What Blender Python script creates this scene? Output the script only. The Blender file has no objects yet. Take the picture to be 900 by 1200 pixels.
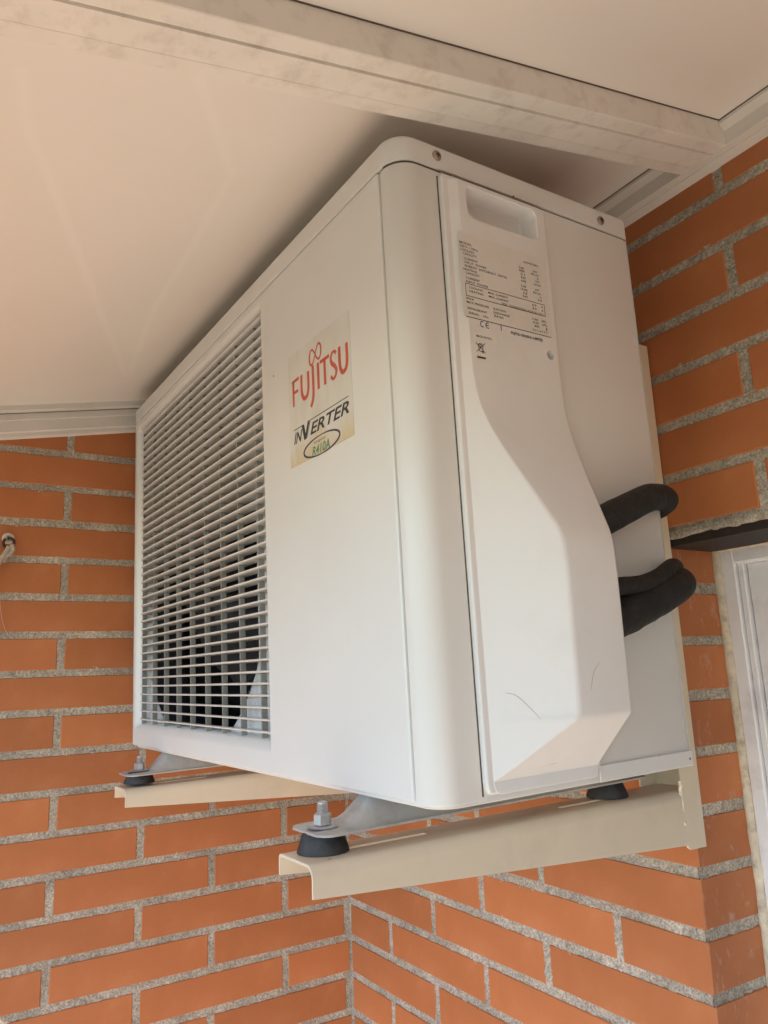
import bpy, bmesh, math, random
import numpy as np
from mathutils import Vector, Matrix
random.seed(7); rng = np.random.default_rng(7)
scene = bpy.context.scene
col = scene.collection
PI = math.pi

# ------------------------------------------------------------------ camera
cam_d = bpy.data.cameras.new('camera'); cam = bpy.data.objects.new('camera', cam_d); col.objects.link(cam)
CR = ((0.5246519788, 0.1990591697, 0.8277171909), (0.8503862496, -0.0770949161, -0.5204801633), (-0.0397935618, 0.9769502653, -0.2097251811))
CC = (1.32799163, -0.72704235, 0.01014202)
M4 = Matrix([list(CR[i]) + [CC[i]] for i in range(3)] + [[0, 0, 0, 1]])
cam.matrix_world = M4
cam_d.sensor_fit = 'HORIZONTAL'; cam_d.sensor_width = 36.0; cam_d.lens = 36.0 * 900.57 / 900.0
cam_d.clip_start = 0.02; cam_d.clip_end = 500
scene.camera = cam
# ------------------------------------------------------------------ daylight
SUN_EL, SUN_AZ = math.radians(41), math.radians(152)     # azimuth measured from +y clockwise
world = bpy.data.worlds.new('World'); scene.world = world; world.use_nodes = True
wn = world.node_tree.nodes; bg = wn['Background']
sky = wn.new('ShaderNodeTexSky'); sky.sky_type = 'NISHITA'; sky.sun_disc = False
sky.sun_elevation = SUN_EL; sky.sun_rotation = SUN_AZ; sky.air_density = 1.0; sky.dust_density = 0.1; sky.ozone_density = 4.0
world.node_tree.links.new(sky.outputs[0], bg.inputs[0]); bg.inputs[1].default_value = 0.15
sd = bpy.data.lights.new('sun', 'SUN'); sd.energy = 4.4; sd.angle = math.radians(0.55); sd.color = (1.0, 0.93, 0.80)
sun = bpy.data.objects.new('sun', sd); col.objects.link(sun)
dirv = Vector((math.sin(SUN_AZ) * math.cos(SUN_EL), math.cos(SUN_AZ) * math.cos(SUN_EL), math.sin(SUN_EL)))
sun.rotation_euler = dirv.to_track_quat('Z', 'Y').to_euler(); sun.location = dirv * 6
scene.view_settings.view_transform = 'Standard'; scene.view_settings.look = 'None'
scene.view_settings.gamma = 1.0; scene.view_settings.exposure = 1.78
scene.cycles.max_bounces = 10; scene.cycles.diffuse_bounces = 7; scene.cycles.glossy_bounces = 4

# ------------------------------------------------------------------ materials
def srgb(r, g, b):
    f = lambda c: (c / 255 / 12.92) if c / 255 <= .04045 else ((c / 255 + .055) / 1.055) ** 2.4
    return (f(r), f(g), f(b), 1)
def mat(name, color, rough=.5, metal=0.0, var=.06, scale=8.0, bump=0.0, bscale=200.0, dirt=None, dirt_amt=.0, dirt_scale=20.0, spots=0.0, obj_rand=0.0, spec=.5, fine=0.0):
    m = bpy.data.materials.new(name); m.use_nodes = True
    N = m.node_tree.nodes; L = m.node_tree.links; b = N['Principled BSDF']
    tc = N.new('ShaderNodeTexCoord')
    no = N.new('ShaderNodeTexNoise'); no.inputs['Scale'].default_value = scale; no.inputs['Detail'].default_value = 6
    L.new(tc.outputs['Object'], no.inputs['Vector'])
    cr = N.new('ShaderNodeValToRGB'); c = color
    cr.color_ramp.elements[0].position = .3; cr.color_ramp.elements[1].position = .7
    cr.color_ramp.elements[0].color = (c[0] * (1 - var), c[1] * (1 - var), c[2] * (1 - var), 1)
    cr.color_ramp.elements[1].color = (min(1, c[0] * (1 + var)), min(1, c[1] * (1 + var)), min(1, c[2] * (1 + var)), 1)
    L.new(no.outputs[0], cr.inputs[0]); last = cr.outputs[0]
    def mix(fac, colB, A):
        mx = N.new('ShaderNodeMix'); mx.data_type = 'RGBA'
        L.new(fac, mx.inputs['Factor']); L.new(A, mx.inputs['A']); mx.inputs['B'].default_value = colB
        return mx.outputs['Result']
    if dirt:
        n2 = N.new('ShaderNodeTexNoise'); n2.inputs['Scale'].default_value = dirt_scale; n2.inputs['Detail'].default_value = 8; n2.inputs['Roughness'].default_value = .65
        L.new(tc.outputs['Object'], n2.inputs['Vector'])
        mr = N.new('ShaderNodeMapRange'); mr.inputs[1].default_value = .5; mr.inputs[2].default_value = .72; mr.inputs[4].default_value = dirt_amt
        L.new(n2.outputs[0], mr.inputs[0]); last = mix(mr.outputs[0], dirt, last)
    if spots:
        n3 = N.new('ShaderNodeTexVoronoi'); n3.inputs['Scale'].default_value = spots; L.new(tc.outputs['Object'], n3.inputs['Vector'])
        mr = N.new('ShaderNodeMapRange'); mr.inputs[1].default_value = .038; mr.inputs[2].default_value = .024; L.new(n3.outputs['Distance'], mr.inputs[0])
        n4 = N.new('ShaderNodeTexNoise'); n4.inputs['Scale'].default_value = 9; L.new(tc.outputs['Object'], n4.inputs['Vector'])
        m4 = N.new('ShaderNodeMapRange'); m4.inputs[1].default_value = .5; m4.inputs[2].default_value = .56; L.new(n4.outputs[0], m4.inputs[0])
        mm = N.new('ShaderNodeMath'); mm.operation = 'MULTIPLY'; L.new(mr.outputs[0], mm.inputs[0]); L.new(m4.outputs[0], mm.inputs[1])
        last = mix(mm.outputs[0], (.06, .045, .035, 1), last)
    if fine:
        n5 = N.new('ShaderNodeTexNoise'); n5.inputs['Scale'].default_value = 420; n5.inputs['Detail'].default_value = 4; L.new(tc.outputs['Object'], n5.inputs['Vector'])
        hs = N.new('ShaderNodeHueSaturation'); mr = N.new('ShaderNodeMapRange'); mr.inputs[1].default_value = .3; mr.inputs[2].default_value = .7
        mr.inputs[3].default_value = 1 - fine; mr.inputs[4].default_value = 1 + fine; L.new(n5.outputs[0], mr.inputs[0])
        L.new(mr.outputs[0], hs.inputs['Value']); L.new(last, hs.inputs['Color']); last = hs.outputs[0]
    if obj_rand:
        oi = N.new('ShaderNodeObjectInfo'); hs = N.new('ShaderNodeHueSaturation')
        mr = N.new('ShaderNodeMapRange'); mr.inputs[3].default_value = 1 - obj_rand; mr.inputs[4].default_value = 1 + obj_rand
        L.new(oi.outputs['Random'], mr.inputs[0]); L.new(mr.outputs[0], hs.inputs['Value']); L.new(last, hs.inputs['Color']); last = hs.outputs[0]
    L.new(last, b.inputs['Base Color'])
    rr = N.new('ShaderNodeMapRange'); rr.inputs[3].default_value = max(.05, rough - .06); rr.inputs[4].default_value = min(1, rough + .06)
    L.new(no.outputs[0], rr.inputs[0]); L.new(rr.outputs[0], b.inputs['Roughness'])
    b.inputs['Metallic'].default_value = metal; b.inputs['Specular IOR Level'].default_value = spec
    if bump:
        nb = N.new('ShaderNodeTexNoise'); nb.inputs['Scale'].default_value = bscale; nb.inputs['Detail'].default_value = 5
        L.new(tc.outputs['Object'], nb.inputs['Vector'])
        bp = N.new('ShaderNodeBump'); bp.inputs['Strength'].default_value = 1; bp.inputs['Distance'].default_value = bump
        L.new(nb.outputs[0], bp.inputs['Height']); L.new(bp.outputs[0], b.inputs['Normal'])
    return m
WHITE = (.70, .705, .69)
M = {}
M['paint'] = mat('white_enamel', WHITE, .36, var=.02, scale=5, bump=.00006, bscale=500, spots=26, dirt=(.50, .46, .40, 1), dirt_amt=.10, dirt_scale=7)
M['plastic'] = mat('white_plastic', (.74, .74, .735), .42, var=.02, scale=5, bump=.00008, bscale=420, spots=22, dirt=(.50, .47, .44, 1), dirt_amt=.16, dirt_scale=12)
M['louvre'] = mat('louvre_plastic', (.68, .675, .66), .45, var=.05, scale=30, dirt=(.34, .31, .27, 1), dirt_amt=.4, dirt_scale=30)
M['rib'] = mat('dark_grille_rib', (.30, .285, .26), .6, var=.12, scale=40, dirt=(.20, .17, .14, 1), dirt_amt=.5, dirt_scale=30)  # base darker than the louvres, with darker noise patches
M['shroud'] = mat('shroud_paint', (.66, .65, .63), .5, var=.05, scale=14, dirt=(.25, .23, .2, 1), dirt_amt=.6, dirt_scale=38)
M['black'] = mat('black_plastic', (.022, .022, .024), .45, var=.2, scale=20)
M['rubber'] = mat('black_rubber', (.025, .026, .028), .62, var=.25, scale=40, bump=.0002, bscale=300, dirt=(.11, .10, .09, 1), dirt_amt=.4, dirt_scale=60)
M['foam'] = mat('pipe_foam', (.011, .0105, .0105), .75, var=.25, scale=60, bump=.0014, bscale=110, dirt=(.045, .04, .038, 1), dirt_amt=.4, dirt_scale=90, fine=.3)
M['cream'] = mat('cream_powder_coat', (.69, .60, .465), .42, var=.025, scale=9, bump=.00008, bscale=380, spots=24, dirt=(.36, .30, .22, 1), dirt_amt=.16, dirt_scale=16)
M['cream_edge'] = mat('cream_edge_paint', (.80, .72, .58), .4, var=.05, scale=60, bump=.0004, bscale=220)
M['zinc'] = mat('zinc_plated_steel', (.50, .50, .50), .48, metal=.75, var=.12, scale=30, bump=.0001, bscale=300, dirt=(.22, .20, .17, 1), dirt_amt=.5, dirt_scale=45)
M['galv'] = mat('grey_galvanised_foot', (.47, .46, .44), .55, metal=.25, var=.10, scale=22, dirt=(.25, .22, .19, 1), dirt_amt=.55, dirt_scale=35, bump=.0001, bscale=200)
M['screw'] = mat('screw_steel', (.33, .27, .22), .5, metal=.6, var=.25, scale=150)
M['recess'] = mat('screw_slot_dark', (.03, .025, .02), .8)
M['brick'] = mat('terracotta_brick', (.445, .155, .056), .62, var=.11, scale=9, bump=.00022, bscale=170, obj_rand=.12, spec=.35, dirt=(.50, .25, .13, 1), dirt_amt=.28, dirt_scale=9, spots=15)
M['mortar'] = mat('sandy_mortar', (.40, .355, .29), .95, var=.22, scale=14, dirt=(.20, .17, .14, 1), dirt_amt=.55, dirt_scale=70, bump=.0008, bscale=520, fine=.42, spec=.15)
M['mortar_coarse'] = mat('rough_mortar', (.33, .30, .25), .95, var=.16, scale=45, bump=.0015, bscale=400, fine=.55, spec=.15)
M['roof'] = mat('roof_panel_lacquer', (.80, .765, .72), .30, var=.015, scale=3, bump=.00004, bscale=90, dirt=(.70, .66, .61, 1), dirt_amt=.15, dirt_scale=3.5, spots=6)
M['alu'] = mat('weathered_white_aluminium', (.78, .755, .70), .48, var=.05, scale=16, bump=.00006, bscale=300, dirt=(.42, .36, .31, 1), dirt_amt=.38, dirt_scale=50)
M['alu_clean'] = mat('white_aluminium', (.66, .62, .575), .42, var=.03, scale=16, dirt=(.45, .40, .35, 1), dirt_amt=.2, dirt_scale=20)
M['frame'] = mat('window_frame_aluminium', (.80, .79, .81), .38, var=.03, scale=14, dirt=(.36, .33, .31, 1), dirt_amt=.35, dirt_scale=26)
M['sealant'] = mat('cream_sealant', (.62, .54, .42), .7, var=.12, scale=60, bump=.0008, bscale=260, dirt=(.18, .14, .09, 1), dirt_amt=.6, dirt_scale=70)
M['lintel'] = mat('dark_rusty_steel', (.022, .015, .011), .7, var=.3, scale=30, bump=.0005, bscale=150, dirt=(.06, .03, .015, 1), dirt_amt=.4, dirt_scale=30)
M['dark'] = mat('dark_seal_and_gap_shade', (.10, .075, .055), .8)  # seal lines on the roof; also painted shade in the casing gaps
M['floor'] = mat('beige_floor_tile', (.62, .535, .425), .6, var=.08, scale=2)
M['ground'] = mat('dry_ground', (.055, .06, .035), .9, var=.2, scale=.3)
M['glass'] = mat('window_glass', (.04, .05, .06), .08)
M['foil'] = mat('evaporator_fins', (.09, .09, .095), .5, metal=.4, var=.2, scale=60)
M['ink'] = mat('black_ink', (.035, .033, .04), .6)
M['ink_grey'] = mat('faded_print', (.045, .036, .03), .6, var=.4, scale=300)
M['red_ink'] = mat('red_ink', srgb(196, 84, 62)[:3], .5, var=.10, scale=60)
M['navy_ink'] = mat('navy_ink', (.035, .04, .10), .5)
M['green_ink'] = mat('green_ink', (.07, .24, .15), .5)
M['label'] = mat('rating_label_film', (.715, .70, .66), .35, var=.03, scale=30)
M['seal_patch'] = mat('small_clear_sticker', (.72, .71, .68), .35)
M['plug'] = mat('white_wall_plug', (.62, .56, .50), .6, var=.15, scale=90)
M['iron'] = mat('rusted_iron', (.06, .045, .035), .7, metal=.3, var=.4, scale=120)
M['cord'] = mat('grey_cord', (.40, .34, .28), .85, var=.25, scale=120, bump=.0008, bscale=400)
M['stain'] = mat('dried_glue_drip', (.40, .13, .05), .25, var=.2, scale=60)
M['scratch'] = mat('grey_scratch', (.30, .27, .25), .7)
# bricks of the jamb carry white salt bloom on the reveal side
def jamb_brick():
    m = M['brick'].copy(); m.name = 'salt_stained_brick'
    N = m.node_tree.nodes; L = m.node_tree.links; b = N['Principled BSDF']
    src = b.inputs['Base Color'].links[0].from_socket
    tc = N.new('ShaderNodeTexCoord'); g = N.new('ShaderNodeNewGeometry')
    mp = N.new('ShaderNodeMapping'); mp.inputs['Scale'].default_value = (1, 34, 22); L.new(g.outputs['Position'], mp.inputs[0])
    n = N.new('ShaderNodeTexNoise'); n.inputs['Scale'].default_value = 1.6; n.inputs['Detail'].default_value = 9; n.inputs['Roughness'].default_value = .72; L.new(mp.outputs[0], n.inputs[0])
    r = N.new('ShaderNodeMapRange'); r.inputs[1].default_value = .56; r.inputs[2].default_value = .74; r.inputs[4].default_value = .62; L.new(n.outputs[0], r.inputs[0])
    sx = N.new('ShaderNodeSeparateXYZ'); L.new(g.outputs['Normal'], sx.inputs[0])
    mm = N.new('ShaderNodeMath'); mm.operation = 'MULTIPLY'; mm.use_clamp = True; L.new(r.outputs[0], mm.inputs[0]); L.new(sx.outputs[0], mm.inputs[1])
    mx = N.new('ShaderNodeMix'); mx.data_type = 'RGBA'; L.new(mm.outputs[0], mx.inputs['Factor']); L.new(src, mx.inputs['A']); mx.inputs['B'].default_value = (.55, .45, .38, 1)
    L.new(mx.outputs['Result'], b.inputs['Base Color'])
    return m
M['brick_jamb'] = jamb_brick()
REFLECTION_STREAKS = [[(0.796, -0.686), (0.732, -0.673), (0.671, -0.649), (0.383, -0.544), (0.15, -0.458)], [(0.698, -0.493), (0.565, -0.486), (0.387, -0.482), (0.158, -0.454)], [(0.822, -0.564), (0.77, -0.53), (0.707, -0.493)]]
def paint_reflections():          # faint reflections in the glossy lacquer, painted as lighter streaks
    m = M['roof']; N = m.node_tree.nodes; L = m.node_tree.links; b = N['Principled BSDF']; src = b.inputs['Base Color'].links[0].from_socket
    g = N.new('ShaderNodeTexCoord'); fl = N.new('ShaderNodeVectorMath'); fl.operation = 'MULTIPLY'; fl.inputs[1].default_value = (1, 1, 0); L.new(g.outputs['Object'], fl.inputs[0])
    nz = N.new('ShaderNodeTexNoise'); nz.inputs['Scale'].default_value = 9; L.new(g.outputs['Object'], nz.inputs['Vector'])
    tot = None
    for line in REFLECTION_STREAKS:
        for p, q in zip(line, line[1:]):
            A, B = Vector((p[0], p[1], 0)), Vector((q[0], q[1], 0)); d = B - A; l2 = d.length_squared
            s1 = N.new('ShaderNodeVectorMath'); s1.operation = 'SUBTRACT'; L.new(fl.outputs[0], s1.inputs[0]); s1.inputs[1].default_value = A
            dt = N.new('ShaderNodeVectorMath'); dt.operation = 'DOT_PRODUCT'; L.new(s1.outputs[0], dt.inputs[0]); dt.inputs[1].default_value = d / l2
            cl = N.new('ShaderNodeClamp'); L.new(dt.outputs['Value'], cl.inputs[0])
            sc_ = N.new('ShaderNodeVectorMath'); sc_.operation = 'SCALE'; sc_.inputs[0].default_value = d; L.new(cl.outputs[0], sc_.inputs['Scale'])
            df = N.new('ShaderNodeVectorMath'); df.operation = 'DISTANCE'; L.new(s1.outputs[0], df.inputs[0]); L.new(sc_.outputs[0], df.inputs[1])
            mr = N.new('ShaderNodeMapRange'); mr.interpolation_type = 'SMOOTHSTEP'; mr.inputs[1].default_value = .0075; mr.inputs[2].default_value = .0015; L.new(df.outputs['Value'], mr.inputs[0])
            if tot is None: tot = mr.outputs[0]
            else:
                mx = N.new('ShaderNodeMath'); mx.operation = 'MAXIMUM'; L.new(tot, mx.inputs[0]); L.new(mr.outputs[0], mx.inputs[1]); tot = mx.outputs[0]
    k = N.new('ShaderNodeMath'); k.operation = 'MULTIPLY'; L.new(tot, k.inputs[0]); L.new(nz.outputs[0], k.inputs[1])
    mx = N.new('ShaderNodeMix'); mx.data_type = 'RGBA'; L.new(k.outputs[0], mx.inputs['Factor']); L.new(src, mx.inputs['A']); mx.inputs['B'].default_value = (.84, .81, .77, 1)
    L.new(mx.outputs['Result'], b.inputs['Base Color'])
paint_reflections()
def sticker_mat():
    m = mat('aged_sticker_film', (.66, .66, .625), .30, var=.04, scale=40)
    N = m.node_tree.nodes; L = m.node_tree.links; b = N['Principled BSDF']
    src = b.inputs['Base Color'].links[0].from_socket
    tc = N.new('ShaderNodeTexCoord'); sp = N.new('ShaderNodeSeparateXYZ'); L.new(tc.outputs['Object'], sp.inputs[0])
    mp = N.new('ShaderNodeMapping'); mp.inputs['Scale'].default_value = (60, 60, 14); L.new(tc.outputs['Object'], mp.inputs[0])
    n = N.new('ShaderNodeTexNoise'); n.inputs['Scale'].default_value = 1; n.inputs['Detail'].default_value = 6; L.new(mp.outputs[0], n.inputs[0])
    r1 = N.new('ShaderNodeMapRange'); r1.inputs[1].default_value = .45; r1.inputs[2].default_value = .7; r1.inputs[4].default_value = .45; L.new(n.outputs[0], r1.inputs[0])
    mx = N.new('ShaderNodeMix'); mx.data_type = 'RGBA'; L.new(r1.outputs[0], mx.inputs['Factor']); L.new(src, mx.inputs['A']); mx.inputs['B'].default_value = (.54, .545, .47, 1)
    # yellow glue showing at the lower edge
    add = N.new('ShaderNodeMath'); add.operation = 'MULTIPLY_ADD'; add.inputs[1].default_value = -.045; L.new(n.outputs[0], add.inputs[0]); L.new(sp.outputs[2], add.inputs[2])
    r2 = N.new('ShaderNodeMapRange'); r2.inputs[1].default_value = .298; r2.inputs[2].default_value = .272; r2.inputs[4].default_value = .8; L.new(add.outputs[0], r2.inputs[0])
    m2 = N.new('ShaderNodeMix'); m2.data_type = 'RGBA'; L.new(r2.outputs[0], m2.inputs['Factor']); L.new(mx.outputs['Result'], m2.inputs['A']); m2.inputs['B'].default_value = (.60, .48, .24, 1)
    L.new(m2.outputs['Result'], b.inputs['Base Color'])
    return m
M['sticker'] = sticker_mat()

# ------------------------------------------------------------------ mesh helpers
class MB:
    def __init__(s): s.v = []; s.f = []
    def add(s, vs, fs):
        o = len(s.v); s.v += [tuple(p) for p in vs]; s.f += [tuple(i + o for i in f) for f in fs]
    def box(s, x0, x1, y0, y1, z0, z1):
        s.add([(x0, y0, z0), (x1, y0, z0), (x1, y1, z0), (x0, y1, z0), (x0, y0, z1), (x1, y0, z1), (x1, y1, z1), (x0, y1, z1)],
              [(0, 3, 2, 1), (4, 5, 6, 7), (0, 1, 5, 4), (1, 2, 6, 5), (2, 3, 7, 6), (3, 0, 4, 7)])
    def bbox(s, x0, x1, y0, y1, z0, z1, b):      # chamfered box
        V = []; F = []
        for sx in (0, 1):
            for sy in (0, 1):
                for sz in (0, 1):
                    X, Y, Z = (x1 if sx else x0), (y1 if sy else y0), (z1 if sz else z0)
                    dx, dy, dz = (-b if sx else b), (-b if sy else b), (-b if sz else b)
                    V += [(X, Y + dy, Z + dz), (X + dx, Y, Z + dz), (X + dx, Y + dy, Z)]
        I = lambda sx, sy, sz, k: (sx * 4 + sy * 2 + sz) * 3 + k
        F += [(I(0,0,0,0), I(0,0,1,0), I(0,1,1,0), I(0,1,0,0)), (I(1,0,0,0), I(1,1,0,0), I(1,1,1,0), I(1,0,1,0))]
        F += [(I(0,0,0,1), I(1,0,0,1), I(1,0,1,1), I(0,0,1,1)), (I(0,1,0,1), I(0,1,1,1), I(1,1,1,1), I(1,1,0,1))]
        F += [(I(0,0,0,2), I(0,1,0,2), I(1,1,0,2), I(1,0,0,2)), (I(0,0,1,2), I(1,0,1,2), I(1,1,1,2), I(0,1,1,2))]
        for a in (0, 1):
            for c in (0, 1):
                F += [(I(a,c,0,0), I(a,c,1,0), I(a,c,1,1), I(a,c,0,1)), (I(a,0,c,0), I(a,1,c,0), I(a,1,c,2), I(a,0,c,2)), (I(0,a,c,1), I(1,a,c,1), I(1,a,c,2), I(0,a,c,2))]
        for a in (0, 1):
            for c in (0, 1):
                for d in (0, 1): F.append((I(a,c,d,0), I(a,c,d,1), I(a,c,d,2)))
        s.add(V, F)
    def loft(s, rings, cap0=True, cap1=True, closed=True):
        n = len(rings[0]); V = [p for r in rings for p in r]; F = []
        for i in range(len(rings) - 1):
            for j in range(n if closed else n - 1):
                k = (j + 1) % n; F.append((i*n+j, i*n+k, (i+1)*n+k, (i+1)*n+j))
        if cap0: F.append(tuple(range(n - 1, -1, -1)))
        if cap1: F.append(tuple((len(rings) - 1) * n + j for j in range(n)))
        s.add(V, F)
    def lathe(s, c, prof, n=24, axis='z', cap=True):
        rings = []
        for r, h in prof:
            ring = []
            for i in range(n):
                a = 2 * PI * i / n; u, w = r * math.cos(a), r * math.sin(a)
                ring.append((c[0]+u, c[1]+w, c[2]+h) if axis == 'z' else (c[0]+h, c[1]+u, c[2]+w) if axis == 'x' else (c[0]+w, c[1]+h, c[2]+u))
            rings.append(ring)
        s.loft(rings, cap, cap)
    def tube(s, pts, r, n=12, cap=True):
        pts = [Vector(p) for p in pts]; rr = r if isinstance(r, (list, tuple)) else [r] * len(pts)
        rings = []; up = None
        for i, p in enumerate(pts):
            t = (pts[min(i+1, len(pts)-1)] - pts[max(i-1, 0)]).normalized()
            if up is None: up = t.orthogonal().normalized()
            up = (up - t * up.dot(t)).normalized(); w = t.cross(up)
            rings.append([tuple(p + (up * math.cos(2*PI*k/n) + w * math.sin(2*PI*k/n)) * rr[i]) for k in range(n)])
        s.loft(rings, cap, cap)
    def mesh(s, name):
        me = bpy.data.meshes.new(name); me.from_pydata(s.v, [], s.f); me.update()
        bm = bmesh.new(); bm.from_mesh(me); bmesh.ops.remove_doubles(bm, verts=bm.verts, dist=1e-6)
        bmesh.ops.recalc_face_normals(bm, faces=bm.faces); bm.to_mesh(me); bm.free()
        return me
def smooth(me, ang=35):
    bm = bmesh.new(); bm.from_mesh(me); a = math.radians(ang)
    for f in bm.faces: f.smooth = True
    for e in bm.edges: e.smooth = not (len(e.link_faces) != 2 or e.calc_face_angle(0) > a)
    bm.to_mesh(me); bm.free()
def mk(name, me, m, parent=None, sm=None):
    if sm: smooth(me, sm)
    o = bpy.data.objects.new(name, me); col.objects.link(o)
    if m is not None:
        me.materials.clear(); me.materials.append(m)
    if parent is not None: o.parent = parent
    return o
def obj(name, mb, m, parent=None, sm=None): return mk(name, mb.mesh(name), m, parent, sm)
def dupe(o, parent, loc=(0, 0, 0), rot=None):
    c = o.copy(); col.objects.link(c); c.parent = parent; c.location = loc
    if rot: c.rotation_euler = rot
    return c
def tag(o, label, cat, group=None):
    o['label'] = label; o['category'] = cat
    if group: o['group'] = group
    return o
def thing(name, label, cat, loc=(0, 0, 0), group=None):
    o = bpy.data.objects.new(name, None); o.empty_display_size = .05; col.objects.link(o); o.location = loc
    return tag(o, label, cat, group)
def arc(cx, cy, r, a0, a1, n):
    return [(cx + r * math.cos(math.radians(a0 + (a1 - a0) * i / n)), cy + r * math.sin(math.radians(a0 + (a1 - a0) * i / n))) for i in range(n + 1)]
def rrect(x0, x1, y0, y1, r, n=6):   # r = radii at (x0y0, x1y0, x1y1, x0y1); counter-clockwise
    P = arc(x0 + r[0], y0 + r[0], r[0], 180, 270, n) + arc(x1 - r[1], y0 + r[1], r[1], 270, 360, n)
    return P + arc(x1 - r[2], y1 - r[2], r[2], 0, 90, n) + arc(x0 + r[3], y1 - r[3], r[3], 90, 180, n)
def fillet_poly(pts, radii, n=6):
    out = []; N = len(pts)
    for i in range(N):
        p = Vector(pts[i]); a = Vector(pts[i-1]) - p; b = Vector(pts[(i+1) % N]) - p; r = radii[i]
        a_n, b_n = a.normalized(), b.normalized(); ang = a_n.angle(b_n)
        d = min(r / math.tan(ang / 2), a.length * .48, b.length * .48) if r > 0 else 0
        A, B = p + a_n * d, p + b_n * d
        for k in range(n + 1):
            t = k / n; out.append(tuple((1-t)**2 * A + 2*t*(1-t) * p + t*t * B))
    return out
def boolean(o, cutters):
    for c in cutters:
        md = o.modifiers.new('cut', 'BOOLEAN'); md.operation = 'DIFFERENCE'; md.solver = 'EXACT'; md.object = c
    bpy.context.view_layer.update()
    dg = bpy.context.evaluated_depsgraph_get(); me = bpy.data.meshes.new_from_object(o.evaluated_get(dg))
    o.modifiers.clear(); old = o.data; o.data = me
    for c in cutters: bpy.data.objects.remove(c)
    return o
def bez(pts, n=14):   # Catmull-Rom through points
    out = []; P = [pts[0]] + list(pts) + [pts[-1]]
    for i in range(1, len(P) - 2):
        for k in range(n):
            t = k / n; c = []
            for d in range(len(pts[0])):
                a, b, c_, e = P[i-1][d], P[i][d], P[i+1][d], P[i+2][d]
                c.append(.5 * (2*b + (c_-a)*t + (2*a-5*b+4*c_-e)*t*t + (3*b-a-3*c_+e)*t**3))
            out.append(tuple(c))
    out.append(tuple(pts[-1])); return out
def noise2(u, v, freq, seed):
    r = np.random.default_rng(seed); T = r.random((256, 256))
    x, y = u * freq + 1000, v * freq + 1000
    xi, yi = np.floor(x).astype(int), np.floor(y).astype(int); fx, fy = x - xi, y - yi
    fx = fx*fx*(3-2*fx); fy = fy*fy*(3-2*fy); g = lambda a, b: T[a % 256, b % 256]
    return (g(xi, yi)*(1-fx)+g(xi+1, yi)*fx)*(1-fy)+(g(xi, yi+1)*(1-fx)+g(xi+1, yi+1)*fx)*fy

# ------------------------------------------------------------------ brick walls
Z0, CH, MOD, JW = 0.0362, 0.06, 0.251, 0.0112      # course 0 bed height, course height, brick module, joint
BH = CH - JW
ROOF_A, ROOF_S = 0.584, 0.20
roofz = lambda y: ROOF_A + ROOF_S * y
XE, ZL = 0.762, 0.1465                              # jamb edge, lintel soffit
brick_cache = {}
def brick_mesh(key, dims, m):
    k = (key, tuple(round(d, 4) for d in dims), m.name)
    if k not in brick_cache:
        var = []
        for q in range(2):
            mb = MB(); w, d, h = dims; mb.bbox(-w/2, w/2, 0, d, -h/2, h/2, .0010)
            r = random.Random(q + int(w * 1e4)); mb.v = [(x + r.uniform(-.0004, .0004), y + r.uniform(-.00015, .00015), z + r.uniform(-.0005, .0005)) for x, y, z in mb.v]
            me = mb.mesh('brick'); me.materials.append(m); var.append(me)
        brick_cache[k] = var
    return random.choice(brick_cache[k])
def lay_wall(parent, along, spans, rot, near, m_of):
    """bricks given as (course, s0, s1); s runs along the wall; single objects where near() holds, the rest joined"""
    far = MB(); cnt = 0
    for j, s0, s1 in spans:
        z = Z0 + CH * j + CH / 2; w = s1 - s0; c = (s0 + s1) / 2
        if w < .02: continue
        if near(j, s0, s1):
            m = m_of(j, s0, s1)
            o = bpy.data.objects.new('brick', brick_mesh(along, (w, .113, BH), m)); col.objects.link(o); o.parent = parent
            dz = random.uniform(-.0005, .0005); dd = random.uniform(-.0005, .0005)
            if along == 'x': o.location = (c, dd, z + dz); o.rotation_euler = (random.uniform(-.003, .003), random.uniform(-.0025, .0025), random.uniform(-.002, .002))
            else: o.location = (-dd, c, z + dz); o.rotation_euler = (random.uniform(-.002, .002), random.uniform(-.002, .002), PI / 2 + random.uniform(-.002, .002))
            cnt += 1
        else:
            if along == 'x': far.bbox(s0, s1, 0, .113, z - BH/2, z + BH/2, .0010)
            else: far.bbox(-.113, 0, s0, s1, z - BH/2, z + BH/2, .0010)
    o = obj('brickwork', far, M['brick'], parent); o['kind'] = 'stuff'
    return cnt
def joints(first, lo, hi):
    n0 = math.ceil((lo - first) / MOD); return [first + MOD * k for k in range(n0, int((hi - first) / MOD) + 1) if lo < first + MOD * k < hi]
back = thing('brick_wall', 'terracotta brick wall behind the air conditioner, with the window opening at its right end', 'wall', (0, 0, 0))
left = thing('brick_wall', 'terracotta brick side wall at the left end of the air conditioner, with a rusty eye hook', 'wall', (0, 0, 0))
JLOW, JTOP = -28, 8
spans_b = []
for j in range(JLOW, JTOP + 1):
    first = .138 if j % 2 == 0 else (.0145 if j < 2 else -.0100)
    segs = [(JW * .4, XE - .0)] if j < 2 else [(JW * .4, 3.0)]
    if j < 2: segs.append((1.95, 3.0))
    for a, b in segs:
        e = [a] + [q for q in joints(first, a + .04, b - .04)] + [b]
        for i in range(len(e) - 1):
            s0 = e[i] + (JW / 2 if i else 0); s1 = e[i + 1] - (JW / 2 if i < len(e) - 2 else 0)
            spans_b.append((j, s0, s1))
def near_b(j, s0, s1):
    if j < -10: return False
    if j < 2: return s0 < .76
    return s0 < 1.02
mo = lambda j, s0, s1: M['brick_jamb'] if (j < 2 and abs(s1 - XE) < .01) else M['brick']
lay_wall(back, 'x', spans_b, 0, near_b, mo)
spans_l = []
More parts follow.
